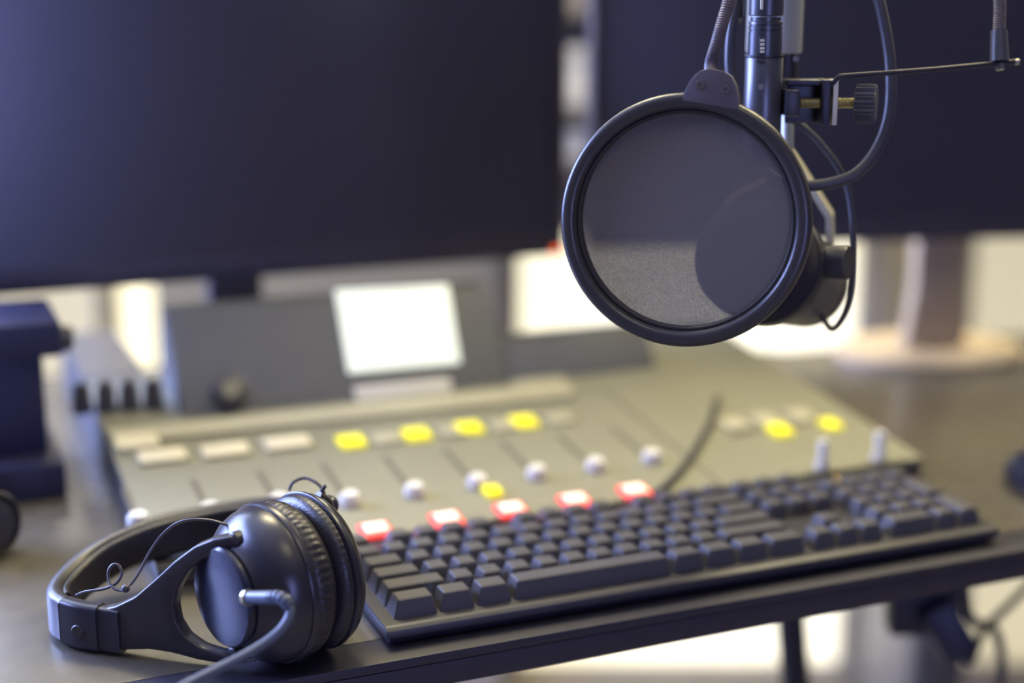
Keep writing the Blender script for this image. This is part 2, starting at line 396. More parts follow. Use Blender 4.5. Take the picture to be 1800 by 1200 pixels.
with mk('cord', 'rubber', ad) as bm: tube(bm, [PD(1690, 1150, 1.22), PD(1706, 1160, 1.22), PD(1722, 1120, 1.23), PD(1738, 1098, 1.24), PD(1775, 1062, 1.26), PD(1815, 1022, 1.28), PD(1850, 985, 1.30)], 0.0035)
cb = bmesh.new(); p1 = PD(1682, 1030, 1.22); p1.z = TZ - 0.021
tube(cb, [p1, PD(1700, 1062, 1.22), PD(1726, 1098, 1.22), PD(1745, 1100, 1.24), PD(1760, 1150, 1.25), PD(1756, 1230, 1.26), PD(1740, 1330, 1.30)], 0.004)
tag(obj('hanging_cable', cb, 'rubber'), 'thin dark cable dangling below the right end of the desk', 'cable')

# ------------------------------------------------------------------ mixing console (parallel to the desk)
CX0, CX1, CYF, CYB, CYW = 0.136, 0.728, 0.915, 1.245, 1.44
def cz(y): return 0.016 + 0.12 * (y - 0.915)
CN = Vector((0, -0.12, 1)).normalized(); CP = Vector((0, 0.915, TZ + 0.016))
def oc(x, y, h=0.0): return onplane(x, y, CP + CN * h, CN)
YB0, ZB0, KB_ = 1.148, cz(1.148), 1.43                     # foot of the leaning meter bridge
BP = Vector((0, YB0, TZ + ZB0)); BN = Vector((0, -KB_, 1)).normalized()
def ob(x, y): return onplane(x, y, BP, BN)
con = empty('mixing_console', ((CX0 + CX1) / 2, 1.17, TZ)); tag(con, 'beige grey broadcast mixing console behind the keyboard', 'mixing console')
with mk('body', 'console_side', con, smooth=False) as bm:
    prism(bm, [(CX0, CYF, TZ + 0.002), (CX0, CYF, TZ + cz(CYF) - 0.004), (CX0, CYB, TZ + cz(CYB) - 0.004), (CX0, CYB, TZ + 0.002)], (CX1 - CX0, 0, 0))
    prism(bm, [(CX0, CYB, TZ + 0.002), (CX0, CYB, TZ + cz(CYB) - 0.004), (CX0, CYW, TZ + cz(CYB) - 0.004), (CX0, CYW, TZ + 0.002)], (0.05, 0, 0))
with mk('top_panel', 'console', con) as bm:
    prism(bm, [(CX0 - 0.001, CYF - 0.002, TZ + cz(CYF) - 0.004), (CX0 - 0.001, CYF - 0.002, TZ + cz(CYF)), (CX0 - 0.001, CYB, TZ + cz(CYB)), (CX0 - 0.001, CYB, TZ + cz(CYB) - 0.004)], (CX1 - CX0 + 0.002, 0, 0), 0.0008)
with mk('side_wing', 'console_side', con) as bm: box(bm, (CX0 - 0.001, CYB, TZ + cz(CYB) - 0.004), (0.052, 0, 0), (0, CYW - CYB, 0), (0, 0, 0.004), 0.0008)
XB0, XB1, XB2 = ob(318, 715).x, ob(893, 655).x, ob(1150, 630).x
LB = 0.075
br = None
with mk('meter_bridge', 'bridge', con) as bm:
    a = YB0; z = TZ + ZB0
    prism(bm, [(XB0, a, z), (XB0, a + LB / KB_, z + LB), (XB0, a + LB / KB_ + 0.03, z + LB), (XB0, a + 0.09, z + 0.008)], (XB1 - XB0, 0, 0), 0.002)
with mk('bridge_shelf', 'bridge', con) as bm: prism(bm, [(XB1 + 0.0005, a, z), (XB1 + 0.0005, a + 0.030 / KB_, z + 0.030), (XB1 + 0.0005, a + 0.06, z + 0.030), (XB1 + 0.0005, a + 0.07, z + 0.007)], (XB2 - XB1, 0, 0), 0.002)
def plate(name, material, px, surf, h, parent, bev=0.0006):
    n = BN if surf == 'b' else CN
    pts = [(ob(x, y) if surf == 'b' else oc(x, y)) + n * 0.0001 for (x, y) in px]
    with mk(name, material, parent) as bm: prism(bm, pts, n * h, bev)
plate('display', 'display', [(612, 657), (808, 639), (786, 503), (588, 512)], 'b', 0.003, con)
plate('display_label', 'white_cap', [(628, 716), (795, 699), (790, 664), (620, 680)], 'b', 0.002, con)
plate('meter_window', 'console_light', [(905, 700), (1000, 688), (985, 655), (895, 664)], 'c', 0.002, con)
plate('ledge', 'console_light', [(205, 786), (1010, 700), (1000, 678), (185, 762)], 'c', 0.004, con)
def knob(px, surf, r, h, material='knob_dark', cap='white_cap', rr=None):
    n = BN if surf == 'b' else CN
    p = ob(*px) if surf == 'b' else oc(*px)
    with mk('knob', material, con) as bm: lathe(bm, [(0, r * 1.12), (h * 0.2, r * 1.1), (h * 0.25, r), (h * 0.9, r * 0.92), (h, r * 0.8), (h, 0)], p, n, 20)
    o = C.objects[-1]
    with mk('knob_cap', cap, o) as bm: lathe(bm, [(h, r * 0.5), (h + 0.001, r * 0.5), (h + 0.001, 0)], p, n, 16)
knob((402, 692), 'b', 0.014, 0.010, cap='console')
for x in (145, 187, 228, 270): knob((x, 722 - (x - 145) * 0.06), 'c', 0.0075, 0.022, 'console_side', 'console_side')
def button(name, px, w, d, h, material, core=None):
    p = oc(*px)
    with mk(name, material, con) as bm:
        cbox(bm, p + CN * h / 2, w, d, h, 0.0015, Vector((1, 0, 0)), Vector((0, 1, 0.12)).normalized(), CN)
    if core:
        o = C.objects[-1]
        with mk('lit_lens', core, o) as bm: cbox(bm, p + CN * (h + 0.0006), w * 0.72, d * 0.66, 0.0012, 0.0004, Vector((1, 0, 0)), Vector((0, 1, 0.12)).normalized(), CN)
REDS = [(660, 937), (785, 918), (898, 901), (1010, 885), (1115, 868)]
for q in REDS: button('talk_button', q, 0.021, 0.019, 0.004, 'red_lit', 'pink_core')
# channel row: three unlit keys, then lit ones beside a pale key
for q in ((285, 806), (396, 796), (505, 783)): button('channel_key', q, 0.035, 0.022, 0.004, 'label_white')
button('channel_key', (240, 783), 0.032, 0.026, 0.005, 'label_white')
for q in ((617, 780), (732, 767), (824, 756), (920, 745)):
    button('channel_key', q, 0.020, 0.020, 0.004, 'yellow_lit')
    button('channel_key', (q[0] + 62, q[1] - 6), 0.022, 0.018, 0.003, 'console_light')
for q in ((1290, 748), (1345, 740), (1405, 733)): button('channel_key', q, 0.022, 0.024, 0.003, 'console_light')
button('cue_key', (865, 869), 0.012, 0.014, 0.005, 'yellow_lit')
button('cue_key', (1370, 761), 0.016, 0.020, 0.005, 'yellow_lit')
button('cue_key', (1460, 749), 0.014, 0.018, 0.004, 'yellow_lit')
button('amber_lamp', (1470, 850), 0.006, 0.010, 0.003, 'amber_led')
# faders: slot plates parallel to the desk depth, each with its white cap
FAD = [(505, 905), (615, 886), (725, 871), (835, 856), (943, 839), (1042, 826), (1145, 811)]
xs0 = oc(*FAD[1]).x; dxs = (oc(*FAD[6]).x - xs0) / 5
ya, yb_ = oc(345, 912).y - 0.012, oc(300, 848).y
for i in range(-3, 6):
    x = xs0 + dxs * i
    with mk('fader_slot', 'slot', con, smooth=False) as bm:
        box(bm, Vector((x - 0.0022, ya, TZ + cz(ya) + 0.0001)), (0.0044, 0, 0), Vector((0, yb_ - ya, (yb_ - ya) * 0.12)), CN * 0.0004)
    o = C.objects[-1]
    yc = oc(*FAD[max(0, min(6, i + 1))]).y if i >= 0 else ya + 0.014
    with mk('fader_cap', 'white_cap', o) as bm:
        p = Vector((x, yc, TZ + cz(yc)))
        lathe(bm, [(0.0006, 0.0075), (0.006, 0.0075), (0.009, 0.0055), (0.0085, 0)], p, CN, 16)
for q in ((1445, 824), (1545, 808)):
    p = oc(*q)
    with mk('lever', 'white_cap', con) as bm: lathe(bm, [(0, 0.006), (0.004, 0.0062), (0.008, 0.0042), (0.020, 0.0048), (0.023, 0.0035), (0.0232, 0)], p, UPZ, 16)
# module seams
for x in (xs0 + dxs * 5.62,):
    with mk('module_seam', 'slot', con, smooth=False) as bm: box(bm, Vector((x, CYF, TZ + cz(CYF) + 0.0001)), (0.0025, 0, 0), Vector((0, 0.20, 0.024)), CN * 0.0004)
plate('module_seam', 'slot', [(1285, 769), (1415, 747), (1413, 742), (1283, 764)], 'c', 0.0004, con, 0)
# cord lying on the console
bm = bmesh.new()
tube(bm, [oc(1150, 868, .003), oc(1178, 846, .003), oc(1205, 815, .003), oc(1225, 785, .003), oc(1238, 762, .003), oc(1252, 735, .003), oc(1262, 700, .003)], 0.0026)
tag(obj('console_cord', bm, 'rubber'), 'dark cord curving across the mixing console panel', 'cord')

# ------------------------------------------------------------------ monitors
def monitor(name, P, ex, w, h, z0, neck, label, led=None, stand='stand_brown', back=0.045, rb=0.10):
    """P: left lower front corner on the desk plan, ex: direction to the right, screen faces -(UPZ x ex)"""
    ex = Vector((ex[0], ex[1], 0)).normalized(); ey = Vector((-ex.y, ex.x, 0)); P = Vector((P[0], P[1], TZ))
    t = empty(name, P + ex * neck + ey * 0.03); tag(t, label, 'monitor', 'dark desktop monitors')
    th = 0.03
    with mk('back_cover', 'bezel', t) as bm: box(bm, P + UPZ * z0 + ey * 0.008, ex * w, ey * th, UPZ * h, 0.006)
    bz, bb = 0.012, 0.020
    with mk('bezel', 'bezel', t) as bm:
        Q = P + UPZ * z0
        box(bm, Q, ex * w, ey * 0.01, UPZ * bb, 0.001); box(bm, Q + UPZ * (h - bz), ex * w, ey * 0.01, UPZ * bz, 0.001)
        box(bm, Q + UPZ * bb, ex * bz, ey * 0.01, UPZ * (h - bz - bb), 0.001); box(bm, Q + UPZ * bb + ex * (w - bz), ex * bz, ey * 0.01, UPZ * (h - bz - bb), 0.001)
    with mk('screen', 'screen', t, smooth=False) as bm: box(bm, P + UPZ * (z0 + bb) + ex * bz + ey * 0.003, ex * (w - 2 * bz), ey * 0.005, UPZ * (h - bb - bz))
    if led:
        with mk('power_light', 'orange_led', t) as bm: cbox(bm, led, 0.007, 0.004, 0.006, 0.001, ex, ey, UPZ)
    N = P + ex * neck + ey * back
    nw = 0.052
    with mk('stand_neck', stand, t) as bm: prism(bm, [N - ex * nw * 0.62 + UPZ * 0.012, N + ex * nw * 0.62 + UPZ * 0.012, N + ex * nw * 0.48 + UPZ * (z0 * 0.55), N + ex * nw * 0.5 + UPZ * (z0 + 0.13), N - ex * nw * 0.5 + UPZ * (z0 + 0.13), N - ex * nw * 0.48 + UPZ * (z0 * 0.55)], ey * 0.022, 0.002)
    if back > 0.05:
        with mk('tilt_arm', stand, t) as bm: cbox(bm, P + ex * neck + ey * (0.038 + back) / 2 + UPZ * (z0 + 0.10), nw, back - 0.036, 0.05, 0.002, ex, ey, UPZ)
    with mk('stand_base', stand, t) as bm:
        lathe(bm, [(0, rb), (0.006, rb), (0.010, rb - 0.008), (0.012, 0)], N + ey * 0.02, UPZ, 48)
        for v in bm.verts:                       # oval foot
            r_ = v.co - (N + ey * 0.02); v.co -= ey * (r_.dot(ey) * 0.25)
    return t
ZM = 0.132
pl, pr = onz(0, 515, ZM), onz(1000, 450, ZM)
ym = (pl.y + pr.y) / 2
led = onz(980, 440, ZM + 0.008); led = onplane(978, 441, Vector((0, ym - 0.001, 0)), Vector((0, 1, 0)))
monitor('monitor', (pr.x - 0.53, ym), (1, 0), 0.53, 0.365, ZM, 0.245, 'dark monitor on the left with an orange power light at its corner', led, 'bezel', 0.115, 0.085)
ql, qr = onz(1040, 438, ZM), onz(1800, 418, ZM)
ex = (qr - ql); ex.z = 0; ex.normalize()
nk = onz(1662, 640, 0.0); nko = (nk - Vector((ql.x, ql.y, TZ))).dot(ex)
monitor('monitor', (ql.x, ql.y), ex, 0.71, 0.42, ZM, nko, 'wide dark monitor on the right behind the microphone on an oval stand')

# ------------------------------------------------------------------ small desk things at the edges of the picture
g = onz(40, 868); g = Vector((0.052, 1.135, TZ))
ba = empty('boom_arm_base', g); tag(ba, 'dark clamp post with a side knob at the left edge of the desk', 'clamp post')
YP = 1.12; V_ = Vector((0, 1, 0))
def lp(x, y): return onplane(x, y, Vector((0, YP, 0)), V_)
with mk('foot', 'navy', ba) as bm: box(bm, Vector((lp(-140, 840).x, YP, TZ)), (lp(118, 840).x - lp(-140, 840).x, 0, 0), (0, 0.12, 0), (0, 0, 0.028), 0.004)
zt = lp(50, 640).z; zb = TZ + 0.027
with mk('column', 'navy', ba) as bm: box(bm, Vector((lp(-100, 720).x, YP + 0.03, zb)), (lp(88, 720).x - lp(-100, 720).x, 0, 0), (0, 0.07, 0), (0, 0, zt - zb + 0.002), 0.004)
with mk('head', 'navy', ba) as bm: box(bm, Vector((lp(-130, 600).x, YP + 0.015, zt)), (lp(114, 600).x - lp(-130, 600).x, 0, 0), (0, 0.10, 0), (0, 0, lp(50, 577).z - zt), 0.004)
with mk('side_knob', 'knob_dark', ba) as bm: cyl(bm, lp(112, 620) + V_ * 0.05, lp(142, 620) + V_ * 0.05, 0.010, 20, bevel=0.002)
sp = empty('desktop_speaker', onz(-20, 975)); tag(sp, 'small round black desk speaker with a shiny rim at the left edge', 'speaker')
sc_ = onz(-22, 978); sc_.z = TZ; ax = Vector((0.55, -0.83, 0.12)).normalized()
with mk('housing', 'hp_gloss', sp) as bm: lathe(bm, [(-0.035, 0), (-0.033, 0.014), (-0.02, 0.021), (0, 0.0228), (0.006, 0.0226)], sc_ + UPZ * 0.0235, ax, 32)
with mk('rim', 'chrome', sp) as bm: lathe(bm, [(0.004, 0.0232), (0.009, 0.0228), (0.011, 0.021), (0.009, 0.0205), (0.004, 0.0205)], sc_ + UPZ * 0.0235, ax, 32)
with mk('grille', 'mic_black', sp) as bm: lathe(bm, [(0.006, 0.0204), (0.010, 0.016), (0.012, 0)], sc_ + UPZ * 0.0235, ax, 32)
mo = onz(1862, 868); mo.z = TZ
ms = empty('computer_mouse', mo); tag(ms, 'black computer mouse at the right edge of the picture beyond the keyboard', 'mouse')
bm = bmesh.new(); bmesh.ops.create_uvsphere(bm, u_segments=32, v_segments=20, radius=1)
for v in bm.verts:
    z = v.co.z
    v.co = mo + Vector((v.co.x * 0.031, 0, 0)) + Vector((0, v.co.y * 0.052, 0)) + UPZ * (max(z, -0.25) * 0.030 * (1 - 0.22 * v.co.y) + 0.0085)
mb = obj('shell', bm, 'hp_gloss', ms)
with mk('scroll_wheel', 'rubber', ms) as bm: cyl(bm, mo + Vector((-0.003, -0.03, 0.032)), mo + Vector((0.003, -0.03, 0.032)), 0.007, 20)

# ------------------------------------------------------------------ keyboard
U = 0.01905
KX, KY = 0.2505, 0.7835
kb = empty('keyboard', (0.465, 0.84, TZ)); tag(kb, 'black full size computer keyboard lying between headphones and mixing console', 'keyboard')
KX1 = KX + 22.5 * U + 0.007; KX0 = KX - 0.0075; KF, KBk = 0.7725, 0.9035
with mk('base_shell', 'kb_base', kb) as bm:
    prism(bm, [(KX0 + 0.002, KF + 0.004, TZ + 0.0015), (KX0 + 0.002, KF + 0.0015, TZ + 0.006), (KX0 + 0.002, KBk - 0.001, TZ + 0.0125), (KX0 + 0.002, KBk - 0.001, TZ + 0.003)], (KX1 - KX0 - 0.004, 0, 0), 0.0008)
with mk('top_shell', 'kb_body', kb) as bm:
    prism(bm, [(KX0, KF, TZ + 0.006), (KX0, KF + 0.0005, TZ + 0.0105), (KX0, KF + 0.004, TZ + 0.0125), (KX0, KBk, TZ + 0.0155), (KX0, KBk, TZ + 0.0125)], (KX1 - KX0, 0, 0), 0.0012)
for fx in (KX0 + 0.03, KX1 - 0.03):
    for fy in (KF + 0.02, KBk - 0.02):
        with mk('foot', 'rubber', kb) as bm: cyl(bm, (fx, fy, TZ), (fx, fy, TZ + 0.006), 0.006, 12)
KM = {}
def key(x, row_y, wu=1.0, hu=1.0, zt=0.0):
    k = (round(wu, 3), round(hu, 3))
    if k not in KM:
        t = bmesh.new(); w, d, h = wu * U - 0.0012, hu * U - 0.0012, 0.0118
        i = 0.0031
        bp = [(0, 0), (w, 0), (w, d), (0, d)]; tp = [(i, 0.0012), (w - i, 0.0012), (w - i, d - 0.0040), (i, d - 0.0040)]
        verts_faces(t, [(p[0], p[1], 0) for p in bp] + [(p[0], p[1], h) for p in tp], [(3, 2, 1, 0), (0, 1, 5, 4), (1, 2, 6, 5), (2, 3, 7, 6), (3, 0, 4, 7), (4, 5, 6, 7)])
        top = t.faces[-1] if False else None
        bmesh.ops.recalc_face_normals(t, faces=t.faces[:])
        bmesh.ops.bevel(t, geom=[e for e in t.edges if max(v.co.z for v in e.verts) > h * 0.9], offset=0.0007, segments=1, affect='EDGES')
        me = bpy.data.meshes.new('key'); t.to_mesh(me); t.free(); me.materials.append(MATS['key']); KM[k] = me
    o = bpy.data.objects.new('key', KM[k]); C.objects.link(o); o.parent = kb
    y = KY + row_y
    o.location = Vector((KX + x * U + 0.0006, y + 0.0006, TZ + 0.0122 + (y - KF) * 0.022 + zt)) - ORG[kb.name]
ROWS = [[1.5, 1.25, 1.25, 5.75, 1.25, 1.25, 1.25, 1.5], [2.25] + [1] * 10 + [2.75], [1.75] + [1] * 11 + [2.25], [1.5] + [1] * 12 + [1.5], [1] * 13 + [2]]
for r_, ws in enumerate(ROWS):
    x = 0
    for w in ws: key(x, r_ * U, w); x += w
FY = 5 * U + 0.0022
for x in [0] + [1.5 + i for i in range(4)] + [6.25 + i for i in range(4)] + [11 + i for i in range(4)] + [15.25 + i for i in range(3)]: key(x, FY, 1, 0.92)
for i in range(3):
    key(15.25 + i, 4 * U); key(15.25 + i, 3 * U); key(15.25 + i, 0)
key(16.25, U)
NX = 18.5
for i in range(4): key(NX + i, 4 * U)
for i in range(3): key(NX + i, 3 * U); key(NX + i, 2 * U); key(NX + i, U)
key(NX + 3, 2 * U, 1, 2); key(NX + 3, 0, 1, 2); key(NX, 0, 2, 1); key(NX + 2, 0)

# ------------------------------------------------------------------ headphones
hp = empty('headphones', (0.16, 0.84, TZ)); tag(hp, 'black over ear headphones lying on the desk beside the keyboard', 'headphones')
AX = Vector((0.94, 0.342, 0)).normalized()                 # ear cup axis, from the near outer face to the far one
C0 = Vector((0.149, 0.775, TZ + 0.0468))
def sm(q): return q * 0.94 if q <= 0.0525 else 0.04935 + (q - 0.0525) * 0.60      # the pads press together
def cup(part, material, prof, n=64, rfun=None, parent=hp):
    if rfun: raw = {sm(q[0]): q[0] for q in prof}; rf = rfun; rfun = lambda q, a: rf(raw[q], a)
    prof = [(sm(q), r) for q, r in prof]
    with mk(part, material, parent) as bm: lathe(bm, prof, C0, AX, n, rfun)
    return C.objects[-1]
nc = cup('ear_cup', 'hp_plastic', [(0.0045, 0.0), (0.0045, 0.026), (0.0055, 0.0285), (0.008, 0.0300), (0.0105, 0.0330), (0.014, 0.0375), (0.019, 0.0415), (0.025, 0.0440), (0.030, 0.0452), (0.0312, 0.0450), (0.0312, 0.0)])
cup('cap', 'hp_gloss', [(-0.0025, 0), (-0.0022, 0.02), (-0.001, 0.0275), (0.0008, 0.0288), (0.003, 0.0288), (0.0045, 0.0268), (0.0046, 0)], parent=nc)
cup('rim', 'hp_plastic', [(0.0308, 0.030), (0.0310, 0.0457), (0.0325, 0.0465), (0.0350, 0.0465), (0.0362, 0.0452), (0.0362, 0.030)], parent=nc)
random.seed(3); PH = [random.uniform(0, 6) for _ in range(6)]
def wr(s, a):
    e = max(0.0, 1 - abs(s - 0.0425) / 0.006)
    return e * (0.00055 * math.sin(62 * a + PH[0] + 1.5 * math.sin(3 * a)) + 0.0003 * math.sin(23 * a + PH[1]))
cup('ear_pad', 'hp_leather', [(0.036, 0.030), (0.036, 0.0432), (0.038, 0.0446), (0.041, 0.0452), (0.044, 0.0452), (0.047, 0.0444), (0.050, 0.0424), (0.052, 0.0395), (0.0525, 0.030)], 256, wr, nc)
fc = cup('ear_cup', 'hp_plastic', [(0.0716, 0.0), (0.0716, 0.0452), (0.0735, 0.0455), (0.078, 0.0445), (0.083, 0.0415), (0.088, 0.036), (0.090, 0.030), (0.0915, 0.0285), (0.0915, 0.0)])
def wr2(s, a):
    e = max(0.0, 1 - abs(s - 0.064) / 0.004); return e * 0.0004 * math.sin(80 * a + PH[2] + 2 * math.sin(4 * a))
cup('ear_pad', 'hp_leather', [(0.0525, 0.030), (0.053, 0.0385), (0.055, 0.0420), (0.058, 0.0443), (0.0615, 0.0452), (0.065, 0.0452), (0.067, 0.0440), (0.0672, 0.030)], 256, wr2, fc)
cup('rim', 'hp_plastic', [(0.0668, 0.030), (0.067, 0.0452), (0.0682, 0.0464), (0.0706, 0.0464), (0.0718, 0.0450), (0.0718, 0.030)], parent=fc)
cup('cap', 'hp_gloss', [(0.0912, 0), (0.0912, 0.0268), (0.093, 0.0288), (0.0955, 0.0288), (0.097, 0.0265), (0.0975, 0)], parent=fc)
# near fork (yoke): outline in its own upright plane
FA, FB = Vector((0.087, 0.8315, TZ)), Vector((0.154, 0.7745, TZ))
fd = (FB - FA); fd.z = 0; fd.normalize(); fn = Vector((-fd.y, fd.x, 0))           # fn points to the far side
def of(x, y): return onplane(x, y, FA, fn)
OUT = [(168, 1073), (200, 1067), (235, 1050), (270, 1020), (305, 987), (340, 961), (372, 948), (405, 942), (412, 950), (408, 966), (385, 973), (352, 986), (327, 1007), (311, 1035), (304, 1065), (309, 1095), (325, 1120), (350, 1138), (380, 1148), (404, 1152), (408, 1164), (380, 1166), (345, 1160), (305, 1149), (262, 1142), (215, 1143), (168, 1144)]
pts = []
for i, q in enumerate(OUT):
    p = of(*q); p.z = max(p.z, TZ + 0.0006); pts.append(p)
with mk('yoke', 'hp_matte', hp) as bm: prism(bm, pts, fn * 0.0095, 0.0024, 3)
for q, zz in (((404, 954), 0.004), ((404, 1156), -0.002)):
    p = of(*q)
    with mk('yoke_pivot', 'hp_matte', hp) as bm: cyl(bm, p + fn * 0.002, p + fn * 0.004 + AX * 0.016, 0.0052, 16, bevel=0.001)
# slider block and headband
PATH = [(0.1005, 0.8235), (0.0900, 0.8325), (0.0800, 0.8415), (0.0728, 0.851), (0.0690, 0.863), (0.0700, 0.877), (0.0770, 0.892), (0.0905, 0.908), (0.109, 0.9175), (0.135, 0.9225), (0.164, 0.9235), (0.191, 0.9185), (0.213, 0.906), (0.2265, 0.885), (0.2275, 0.862), (0.226, 0.840), (0.2235, 0.818)]
n = len(PATH)
zlo = [0.001, 0.001, 0.001, 0.001, 0.001, 0.001, 0.0025, 0.006, 0.0115, 0.017, 0.020, 0.022, 0.024, 0.026, 0.028, 0.029, 0.030]
zhi = [z + 0.0285 for z in zlo]
for i in (11, 12, 13, 14, 15, 16): zhi[i] = zlo[i] + 0.0285 + (i - 10) * 0.001
with mk('slider', 'hp_plastic', hp) as bm: ribbon(bm, PATH[1:4], 0.0054, zlo[1:4], zhi[1:4], 0.0026)
sl = C.objects[-1]
with mk('slider_neck', 'mic_black', hp) as bm: ribbon(bm, PATH[0:2], 0.0040, [z + 0.0008 for z in zlo[0:2]], [z - 0.0008 for z in zhi[0:2]], 0.0015)
pd = of(147, 1107)
with mk('slider_dot', 'hp_matte', sl) as bm: cyl(bm, Vector((0.0805, 0.8405, TZ + 0.0135)) - fn * 0.0062, Vector((0.0805, 0.8405, TZ + 0.0135)) - fn * 0.002, 0.0042, 20, bevel=0.0006)
with mk('headband', 'hp_matte', hp) as bm: ribbon(bm, PATH[3:], 0.0050, zlo[3:], zhi[3:], 0.0034)
hbd = C.objects[-1]
# soft pad on the inner side of the band
inner = []
for i in range(4, 14):
    a, b_ = Vector(PATH[i - 1] + (0,)), Vector(PATH[i + 1] + (0,)); d = (b_ - a).normalized(); inner.append((PATH[i][0] + d.y * 0.0058, PATH[i][1] - d.x * 0.0058))
with mk('headband_pad', 'hp_leather', hbd) as bm: ribbon(bm, inner, 0.0026, [z + 0.003 for z in zlo[4:14]], [z - 0.002 for z in zhi[4:14]], 0.0024)
# far yoke: a bar from the band end across the far cup
e0 = Vector((0.2235, 0.8205, TZ + 0.045))
with mk('yoke', 'hp_matte', hp) as bm:
    cyl(bm, e0, C0 + AX * sm(0.096), 0.0065, 16)
    for s in (-1, 1): tube(bm, [C0 + AX * sm(0.0985), C0 + AX * sm(0.0985) + UPZ * 0.02 * s, C0 + AX * sm(0.093) + UPZ * 0.036 * s, C0 + AX * sm(0.080) + UPZ * 0.0438 * s], 0.0028, 10)
# nub and loose wires
nb = PD(578, 888, 0.893)
with mk('wire_nub', 'hp_gloss', hp) as bm: bmesh.ops.create_uvsphere(bm, u_segments=16, v_segments=10, radius=0.0062, matrix=Matrix.Translation(nb))
with mk('audio_wire', 'wire', hp) as bm: tube(bm, [PD(508, 862, 0.90), PD(515, 848, 0.90), PD(535, 840, 0.90), PD(556, 848, 0.895), PD(568, 862, 0.893), PD(572, 880, 0.893)], 0.0010, 8)
with mk('audio_wire', 'wire', hp) as bm: tube(bm, [PD(552, 884, 0.89), PD(562, 868, 0.888), PD(572, 853, 0.887)], 0.0012, 8)
w0 = 0.845
with mk('audio_wire', 'wire', hp) as bm:
    tube(bm, [PD(413, 928, 0.838), PD(395, 921, 0.838), PD(368, 914, 0.84), PD(335, 913, 0.842), PD(308, 921, 0.845), PD(283, 942, 0.848), PD(262, 972, 0.848), PD(246, 1003, 0.845), PD(232, 1024, 0.842), PD(222, 1032, 0.84)], 0.0008, 8)
with mk('audio_wire', 'wire', hp) as bm:
    tube(bm, [PD(134, 1046, 0.858), PD(150, 1040, 0.855), PD(185, 1034, 0.85), PD(205, 1024, 0.848), PD(214, 1008, 0.848), PD(209, 994, 0.849), PD(199, 992, 0.85), PD(191, 1003, 0.85), PD(192, 1020, 0.849), PD(201, 1034, 0.846), PD(215, 1037, 0.844), PD(224, 1033, 0.842)], 0.0009, 8)
with mk('wire_knot', 'wire', hp) as bm: bmesh.ops.create_uvsphere(bm, u_segments=12, v_segments=8, radius=0.0024, matrix=Matrix.Translation(PD(221, 1034, 0.840)))
# plug and lead
j0, j1 = PD(437, 1050, 0.806), PD(478, 1050, 0.792)
hc = empty('headphone_lead', j1); tag(hc, 'grey rubber lead plugged into the near ear cup of the headphones', 'cable')
with mk('plug_body', 'rubber_grey', hc) as bm: cyl(bm, j0, j1, 0.0038, 20, bevel=0.0005)
with mk('socket_ring', 'brass', nc) as bm: cyl(bm, j0 - (j1 - j0) * 0.10, j0 + (j1 - j0) * 0.04, 0.0046, 20)
with mk('strain_relief', 'rubber_grey', hc) as bm: tube(bm, [j1, PD(490, 1050, 0.789), PD(501, 1055, 0.786), PD(508, 1064, 0.785)], 0.0034, 14, 12, rfun=lambda i: 1.14 if i % 8 < 5 else 0.82)
with mk('lead', 'rubber_grey', hc) as bm: tube(bm, [PD(500, 1053, 0.786), PD(509, 1066, 0.785), PD(508, 1084, 0.783), PD(494, 1106, 0.78), PD(468, 1128, 0.777), PD(432, 1150, 0.772), PD(385, 1174, 0.766), PD(330, 1202, 0.758), PD(260, 1245, 0.745), PD(190, 1320, 0.735), PD(150, 1450, 0.73)], 0.0025, 14)

# ------------------------------------------------------------------ microphone pole and plug
DP = 0.927
pc = PD(1362, 40, DP)
mp = empty('microphone_pole', Vector((pc.x, pc.y, ZC))); tag(mp, 'grey metal pole dropping from the ceiling above the pop filter', 'microphone pole')
def vert(x, y, d):      # a point on the vertical line through pixel (x, 40) at depth d, at the height seen at row y
    p = PD(x, 40, d); q = onplane(x, y, Vector((p.x, p.y, 0)), HD); return Vector((p.x, p.y, q.z))
with mk('outer_tube', 'pole', mp) as bm: cyl(bm, vert(1362, 93, DP), Vector((pc.x, pc.y, ZC - 0.01)), 0.0172, 32, bevel=0.0008)
with mk('inner_tube', 'mic_black', mp) as bm: cyl(bm, vert(1385, 215, DP), vert(1385, 92, DP), 0.0072, 24)
with mk('grip_screw', 'chrome', mp) as bm: cyl(bm, PD(1399, 103, DP - 0.008), PD(1399, 103, DP - 0.004), 0.0018, 12)
with mk('ceiling_flange', 'pole', mp) as bm: cyl(bm, Vector((pc.x, pc.y, ZC - 0.012)), Vector((pc.x, pc.y, ZC)), 0.05, 32)
DQ = 0.877
pg = empty('microphone_plug', vert(1344, 250, DQ)); tag(pg, 'dark metal cable connector hanging upright in front of the pole', 'connector')
def vl(y): return vert(1346, y, DQ)
with mk('barrel', 'barrel', pg) as bm:
    a, b_ = vl(262), vl(99); L = (b_ - a).length
    lathe(bm, [(0, 0), (0, 0.0110), (0.001, 0.0114), (L - 0.001, 0.0112), (L, 0.0105)], a, UPZ, 40)
with mk('gasket', 'mic_black', pg) as bm: cyl(bm, vl(99.5), vl(96), 0.0117, 40)
with mk('collar', 'plug', pg) as bm:
    a = vl(96); L = (vl(30) - a).length
    lathe(bm, [(0, 0.0100), (L * 0.62, 0.0099), (L * 0.63, 0.0095), (L * 0.67, 0.0095), (L * 0.68, 0.0099), (L * 0.75, 0.0099), (L * 0.76, 0.0094), (L * 0.80, 0.0094), (L * 0.81, 0.0099), (L * 0.88, 0.0097), (L * 0.9, 0.0089), (L, 0.0089)], a, UPZ, 40)
